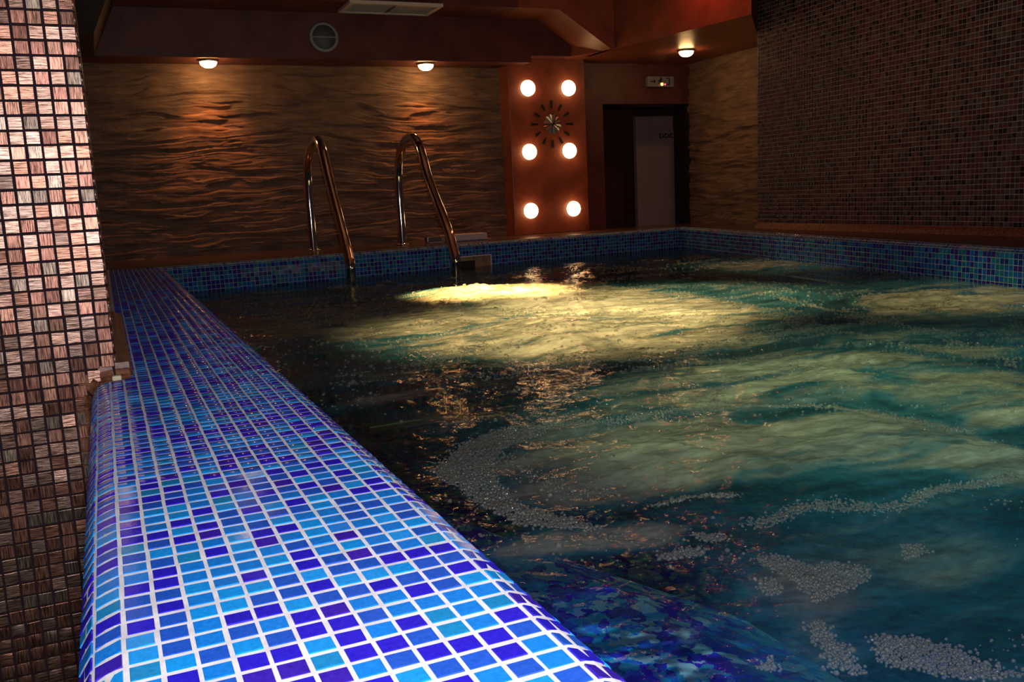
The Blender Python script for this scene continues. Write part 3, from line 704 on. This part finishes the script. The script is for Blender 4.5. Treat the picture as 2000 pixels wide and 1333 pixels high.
# closed body: sides and bottom sit inside the basin's masonry
rimidx = np.concatenate([np.arange(nx), np.arange(1,ny)*nx+nx-1, (ny-1)*nx+np.arange(nx-2,-1,-1), np.arange(ny-2,0,-1)*nx])
bot = V_[rimidx].copy(); bot[:,2] = FZ-0.05; nb = len(rimidx); off = len(V_)
V_ = np.concatenate([V_, bot, [[1.5,2.2,FZ-0.05]]])
k_ = np.arange(nb); kn = (k_+1) % nb
Qs = np.stack([rimidx[k_], off+k_, off+kn, rimidx[kn]], 1)
Qb = np.stack([off+k_[::2], np.full(len(k_[::2]), off+nb), off+(k_[::2]+2)%nb, off+(k_[::2]+1)%nb], 1)
Q_ = np.concatenate([Qt, Qs, Qb])
WAT = bpy.data.materials.new('churning_water'); WAT.use_nodes = True
def water_material(M):
    nt = M.node_tree; nt.nodes.clear()
    out = nd(M, 'ShaderNodeOutputMaterial')
    at = nd(M, 'ShaderNodeAttribute', attribute_name='milk')
    g = nd(M, 'ShaderNodeNewGeometry')
    n1 = nd(M, 'ShaderNodeTexNoise'); n1.inputs['Scale'].default_value = 34; n1.inputs['Detail'].default_value = 5; n1.inputs['Distortion'].default_value = 0.8
    mp = nd(M, 'ShaderNodeMapping'); mp.inputs['Scale'].default_value = (1.0,1.5,1); lk(M, g.outputs['Position'], mp.inputs['Vector']); lk(M, mp.outputs[0], n1.inputs['Vector'])
    # aerated fraction
    sub = nd(M, 'ShaderNodeMath', operation='MULTIPLY_ADD'); lk(M, n1.outputs['Fac'], sub.inputs[0]); sub.inputs[1].default_value = 1.3; sub.inputs[2].default_value = 0.45
    mu = nd(M, 'ShaderNodeMath', operation='MULTIPLY', use_clamp=True); lk(M, at.outputs['Fac'], mu.inputs[0]); lk(M, sub.outputs[0], mu.inputs[1])
    # bump ripples
    n2 = nd(M, 'ShaderNodeTexNoise'); n2.inputs['Scale'].default_value = 60; n2.inputs['Detail'].default_value = 3; lk(M, mp.outputs[0], n2.inputs['Vector'])
    bp = nd(M, 'ShaderNodeBump'); bp.inputs['Strength'].default_value = 0.35; bp.inputs['Distance'].default_value = 0.004; lk(M, n2.outputs['Fac'], bp.inputs['Height'])
    rf = nd(M, 'ShaderNodeBsdfRefraction'); rf.inputs['IOR'].default_value = 1.33; rf.inputs['Roughness'].default_value = 0.0; rf.inputs['Color'].default_value = (0.9,0.97,1,1); lk(M, bp.outputs[0], rf.inputs['Normal'])
    tp = nd(M, 'ShaderNodeBsdfTransparent'); tp.inputs['Color'].default_value = (0.97,0.99,1,1)
    m1 = nd(M, 'ShaderNodeMixShader'); m1.inputs[0].default_value = 0.84; lk(M, rf.outputs[0], m1.inputs[1]); lk(M, tp.outputs[0], m1.inputs[2])
    df = nd(M, 'ShaderNodeBsdfDiffuse'); df.inputs['Color'].default_value = (0.42,0.44,0.40,1); lk(M, bp.outputs[0], df.inputs['Normal'])
    tr_ = nd(M, 'ShaderNodeBsdfTranslucent')
    # density of the air bubbles varies in drawn-out streaks
    wv = nd(M, 'ShaderNodeTexNoise'); wv.inputs['Scale'].default_value = 3.0; wv.inputs['Detail'].default_value = 2; lk(M, g.outputs['Position'], wv.inputs['Vector'])
    sc2 = nd(M, 'ShaderNodeVectorMath', operation='SCALE'); sc2.inputs['Scale'].default_value = 0.45; lk(M, wv.outputs['Color'], sc2.inputs[0])
    ad = nd(M, 'ShaderNodeVectorMath', operation='ADD'); lk(M, g.outputs['Position'], ad.inputs[0]); lk(M, sc2.outputs[0], ad.inputs[1])
    mp2 = nd(M, 'ShaderNodeMapping'); mp2.inputs['Scale'].default_value = (6,17,1); mp2.inputs['Rotation'].default_value = (0,0,-0.35); lk(M, ad.outputs[0], mp2.inputs['Vector'])
    n3 = nd(M, 'ShaderNodeTexNoise'); n3.inputs['Scale'].default_value = 1.0; n3.inputs['Detail'].default_value = 7; n3.inputs['Roughness'].default_value = 0.62; lk(M, mp2.outputs[0], n3.inputs['Vector'])
    cr = nd(M, 'ShaderNodeValToRGB'); cr.color_ramp.elements[0].position = 0.30; cr.color_ramp.elements[1].position = 0.72
    cr.color_ramp.elements[0].color = (0.20,0.22,0.16,1); cr.color_ramp.elements[1].color = (0.92,0.85,0.63,1)
    lk(M, n3.outputs['Fac'], cr.inputs[0])
    tmr = nd(M, 'ShaderNodeMapRange'); tmr.inputs['From Min'].default_value = 0.34; tmr.inputs['From Max'].default_value = 0.58; lk(M, at.outputs['Fac'], tmr.inputs['Value'])
    cmx = nd(M, 'ShaderNodeMix', data_type='RGBA'); cmx.inputs['A'].default_value = (0.12,0.46,0.55,1)
    lk(M, tmr.outputs[0], cmx.inputs['Factor']); lk(M, cr.outputs[0], cmx.inputs['B']); lk(M, cmx.outputs['Result'], tr_.inputs['Color'])
    dmx = nd(M, 'ShaderNodeMix', data_type='RGBA'); dmx.inputs['A'].default_value = (0.06,0.36,0.46,1); dmx.inputs['B'].default_value = (0.36,0.40,0.34,1)
    lk(M, tmr.outputs[0], dmx.inputs['Factor']); lk(M, dmx.outputs['Result'], df.inputs['Color'])
    bp2 = nd(M, 'ShaderNodeBump'); bp2.inputs['Strength'].default_value = 0.8; bp2.inputs['Distance'].default_value = 0.03; lk(M, n3.outputs['Fac'], bp2.inputs['Height']); lk(M, bp2.outputs[0], tr_.inputs['Normal'])
    m2 = nd(M, 'ShaderNodeMixShader'); m2.inputs[0].default_value = 0.72; lk(M, df.outputs[0], m2.inputs[1]); lk(M, tr_.outputs[0], m2.inputs[2])
    m3 = nd(M, 'ShaderNodeMixShader'); lk(M, mu.outputs[0], m3.inputs[0]); lk(M, m1.outputs[0], m3.inputs[1]); lk(M, m2.outputs[0], m3.inputs[2])
    gl = nd(M, 'ShaderNodeBsdfGlossy'); gl.inputs['Roughness'].default_value = 0.06; lk(M, bp.outputs[0], gl.inputs['Normal'])
    fr = nd(M, 'ShaderNodeFresnel'); fr.inputs['IOR'].default_value = 1.33; lk(M, bp.outputs[0], fr.inputs['Normal'])
    m4 = nd(M, 'ShaderNodeMixShader'); lk(M, fr.outputs[0], m4.inputs[0]); lk(M, m3.outputs[0], m4.inputs[1]); lk(M, gl.outputs[0], m4.inputs[2])
    lk(M, m4.outputs[0], out.inputs['Surface'])
    va = nd(M, 'ShaderNodeVolumeAbsorption'); va.inputs['Color'].default_value = (0.42,0.80,0.76,1); va.inputs['Density'].default_value = 0.9
    lk(M, va.outputs[0], out.inputs['Volume'])
water_material(WAT)
wat = big('pool_water', V_, Q_, WAT, None, True)
mv = np.zeros(len(V_), np.float32); mv[:off] = Mg.ravel().astype(np.float32)
wat.data.attributes.new('milk', 'FLOAT', 'POINT').data.foreach_set('value', mv)
tag(wat, 'churning aerated blue green pool water lit from below', 'water', kind='stuff')

# ------------------------------------------------------------------ foam bubbles
LINES = [  # (polyline, half width, bubble radius, count per metre)
 ([(1.121,1.814),(1.386,1.875),(1.692,1.944)],0.030,0.0030,380),
 ([(1.932,2.497),(1.863,2.209),(1.702,1.936),(1.531,1.855),(1.341,1.814),(1.205,1.833)],0.030,0.0032,420),
 ([(2.142,2.595),(2.071,2.355),(2.012,2.066),(1.953,1.836),(1.912,1.634),(2.034,1.528)],0.035,0.0034,420),
 ([(1.963,2.279),(1.761,1.883),(1.718,1.695)],0.035,0.0034,360),
 ([(2.083,2.161),(2.154,2.007),(2.25,1.837),(2.432,1.814)],0.03,0.0034,360),
 ([(1.525,1.663),(1.656,1.555),(1.697,1.435),(1.751,1.313)],0.04,0.0030,380),
 ([(2.039,3.093),(2.239,2.863),(2.242,2.603)],0.06,0.0040,300),
 ([(0.409,1.216),(0.51,1.327),(0.577,1.357),(0.631,1.352)],0.028,0.0019,2600),
 ([(0.405,1.204),(0.418,1.116),(0.435,1.034),(0.458,0.976),(0.495,0.913)],0.020,0.0018,2200),
 ([(0.641,1.353),(0.758,1.314),(0.868,1.325),(0.963,1.305),(1.105,1.205),(1.169,1.094),(1.201,0.973)],0.018,0.0019,2200),
 ([(0.663,0.831),(0.743,0.844),(0.796,0.822),(0.845,0.781),(0.925,0.799),(1.06,0.787)],0.020,0.0016,4200),
 ([(0.605,0.951),(0.655,0.944),(0.698,0.905)],0.014,0.0016,2600),
 ([(0.505,1.295),(0.518,1.205),(0.529,1.059),(0.57,1.02)],0.035,0.0018,900),
 ([(0.513,2.998),(0.901,3.137),(1.154,3.083),(1.31,2.575)],0.12,0.0042,380),
 ([(0.979,1.342),(1.108,1.467),(1.163,1.488)],0.014,0.0020,900),
 ([(0.945,2.299),(0.802,2.16),(0.581,2.059)],0.06,0.0032,500),
 ([(0.726,1.963),(0.884,1.879),(1.074,1.852),(1.215,1.918)],0.03,0.0028,420),
 ([(0.487,3.745),(0.75,3.831),(1.08,3.743)],0.10,0.0045,200),
 ([(1.89,4.149),(2.252,4.118),(2.419,3.666)],0.14,0.0048,300),
 ([(1.851,1.581),(1.746,1.396),(1.666,1.237)],0.05,0.0030,340)]
RAFTS = [
 ([(0.4,1.21),(0.453,1.289),(0.517,1.349),(0.582,1.361),(0.637,1.353),(0.612,1.305),(0.562,1.291),(0.513,1.242),(0.475,1.176),(0.461,1.111),(0.451,1.026),(0.463,0.991),(0.473,0.964),(0.5,0.911),(0.455,0.93),(0.421,0.96),(0.411,1.03),(0.411,1.122)],0.0018),
 ([(0.598,0.745),(0.616,0.747),(0.627,0.728),(0.632,0.702),(0.663,0.691),(0.676,0.665),(0.649,0.641),(0.611,0.636),(0.58,0.631),(0.593,0.673),(0.592,0.718)],0.0013),
 ([(0.544,0.607),(0.556,0.604),(0.546,0.568),(0.527,0.519),(0.515,0.524),(0.507,0.539),(0.524,0.569)],0.0012),
 ([(0.575,0.562),(0.602,0.541),(0.617,0.517),(0.614,0.49),(0.621,0.449),(0.585,0.466),(0.561,0.505),(0.549,0.525)],0.0012),
 ([(0.756,0.698),(0.777,0.689),(0.761,0.668),(0.736,0.672)],0.0013),([(0.558,0.701),(0.578,0.689),(0.567,0.668),(0.548,0.672)],0.0013),
 ([(0.583,0.841),(0.612,0.832),(0.61,0.806),(0.589,0.81)],0.0014),([(0.519,0.808),(0.551,0.815),(0.57,0.794),(0.553,0.78),(0.515,0.791)],0.0016),
 ([(0.465,0.577),(0.476,0.571),(0.464,0.554),(0.452,0.558)],0.0013)]
bx_, br_ = [], []
for pl, hw, r, dens in LINES:
    P = np.array(catmull([(a,b,0) for a,b in pl], 12))[:,:2]; seg = np.linalg.norm(np.diff(P, axis=0), axis=1); L = seg.sum(); n = int(L*dens)
    s = rng.random(n)*L; cum = np.concatenate([[0], np.cumsum(seg)]); x = np.interp(s, cum, P[:,0]); y = np.interp(s, cum, P[:,1])
    wob = 0.5+0.9*np.abs(fbm(s*6, s*0+pl[0][0]*9, 2, 71)); 
    o_ = rng.normal(0, 0.55, (n,2))*hw*wob[:,None]
    bx_.append(np.stack([x+o_[:,0], y+o_[:,1]], 1)); br_.append(r*np.exp(rng.normal(-0.15, 0.32, n)))
for poly, r in RAFTS:
    r = r*1.3; P = np.array(poly); lo_, hi_ = P.min(0), P.max(0); sp = r*1.6
    gx, gy = np.meshgrid(np.arange(lo_[0]-0.01, hi_[0]+0.01, sp), np.arange(lo_[1]-0.01, hi_[1]+0.01, sp))
    p = np.stack([gx.ravel(), gy.ravel()], 1)+rng.normal(0, sp*0.28, (gx.size,2))
    d = sdf(p[:,0]+0.004*fbm(p[:,0]*120, p[:,1]*120, 2, 73), p[:,1], poly); p = p[(d + rng.normal(0, 0.003, len(p)) > 0.0)]
    bx_.append(p); br_.append(r*np.exp(rng.normal(0, 0.25, len(p))))
# sparkling bubbles gathered along the edges of the aerated patches
n = 110000; Yr = 0.75*np.power(4.3/0.75, rng.random(n)**0.8); Xr_ = 0.27+rng.random(n)*(np.minimum(xr(Yr)-0.05, Yr*1.5)-0.27)
mk_ = milk_at(Xr_, Yr); stk = fbm(Xr_*7+1.5*fbm(Xr_*3, Yr*3, 2, 81), Yr*22, 3, 82)
keep = (mk_ > 0.33) & (mk_ < 0.9) & (stk > 0.16) & (rng.random(n) < 0.6*sstep(1.1, 1.9, Yr))
bx_.append(np.stack([Xr_[keep], Yr[keep]], 1)); br_.append(np.clip(0.0011*(0.6+Yr[keep]), 0.0012, 0.0045)*np.exp(rng.normal(-0.1, 0.35, keep.sum())))
# single bubbles scattered over the surface, thicker where foam collects
n = 5200; Yr = 0.45*np.power(4.2/0.45, rng.random(n)); Xr_ = 0.27+rng.random(n)*(np.minimum(xr(Yr)-0.05, Yr*1.5)-0.27)
keep = (fbm(Xr_*5, Yr*5, 3, 75)+0.25*rng.random(n)) > 0.12
bx_.append(np.stack([Xr_[keep], Yr[keep]], 1)); br_.append(np.clip(0.0012*(0.6+Yr[keep]), 0.0012, 0.0042)*np.exp(rng.normal(-0.1, 0.35, keep.sum())))
B = np.concatenate(bx_); R_ = np.concatenate(br_)
ok = (B[:,0] > XL+R1+0.01) & (B[:,0] < xr(B[:,1])-R1-0.01) & (B[:,1] < 4.5) & (B[:,1] > 0.3); B, R_ = B[ok], R_[ok]
Bz = WATER+height_at(B[:,0], B[:,1])
# dome of 2 rings plus cap
ring = 8; dv = []
for el, rr in ((-0.35, 0.94),(0.45,0.90),(0.86,0.50)):
    for k in range(ring):
        a = 2*math.pi*(k+0.5*(el > 0.5))/ring; dv.append((rr*math.cos(a), rr*math.sin(a), el))
DV = np.array(dv); DQ = []
for j in range(2):
    for k in range(ring): DQ.append((j*ring+k, j*ring+(k+1)%ring, (j+1)*ring+(k+1)%ring, (j+1)*ring+k))
DQ += [(16,17,18,19),(16,19,20,23),(20,21,22,23)]
DQ = np.array(DQ)
V2 = (np.stack([B[:,0],B[:,1],Bz],1)[:,None,:]+DV[None]*R_[:,None,None]).reshape(-1,3)
Q2 = (DQ[None]+24*np.arange(len(B))[:,None,None]).reshape(-1,4)
BUB = bpy.data.materials.new('foam_film'); BUB.use_nodes = True
def bubble_material(M):
    M.node_tree.nodes.clear(); out = nd(M, 'ShaderNodeOutputMaterial')
    tp = nd(M, 'ShaderNodeBsdfTransparent'); tp.inputs['Color'].default_value = (0.95,0.97,0.95,1)
    df = nd(M, 'ShaderNodeBsdfDiffuse'); df.inputs['Color'].default_value = (0.46,0.47,0.41,1)
    tr_ = nd(M, 'ShaderNodeBsdfTranslucent'); tr_.inputs['Color'].default_value = (0.75,0.72,0.55,1)
    m0 = nd(M, 'ShaderNodeMixShader'); m0.inputs[0].default_value = 0.55; lk(M, df.outputs[0], m0.inputs[1]); lk(M, tr_.outputs[0], m0.inputs[2])
    m1 = nd(M, 'ShaderNodeMixShader'); m1.inputs[0].default_value = 0.26; lk(M, tp.outputs[0], m1.inputs[1]); lk(M, m0.outputs[0], m1.inputs[2])
    gl = nd(M, 'ShaderNodeBsdfGlossy'); gl.inputs['Roughness'].default_value = 0.08
    fr = nd(M, 'ShaderNodeFresnel'); fr.inputs['IOR'].default_value = 1.45
    m2 = nd(M, 'ShaderNodeMixShader'); lk(M, fr.outputs[0], m2.inputs[0]); lk(M, m1.outputs[0], m2.inputs[1]); lk(M, gl.outputs[0], m2.inputs[2])
    lk(M, m2.outputs[0], out.inputs['Surface'])
bubble_material(BUB)
foam = big('foam', V2, Q2, BUB, None, True); tag(foam, 'small foam bubbles floating in rafts and streaks on the water', 'foam', kind='stuff')
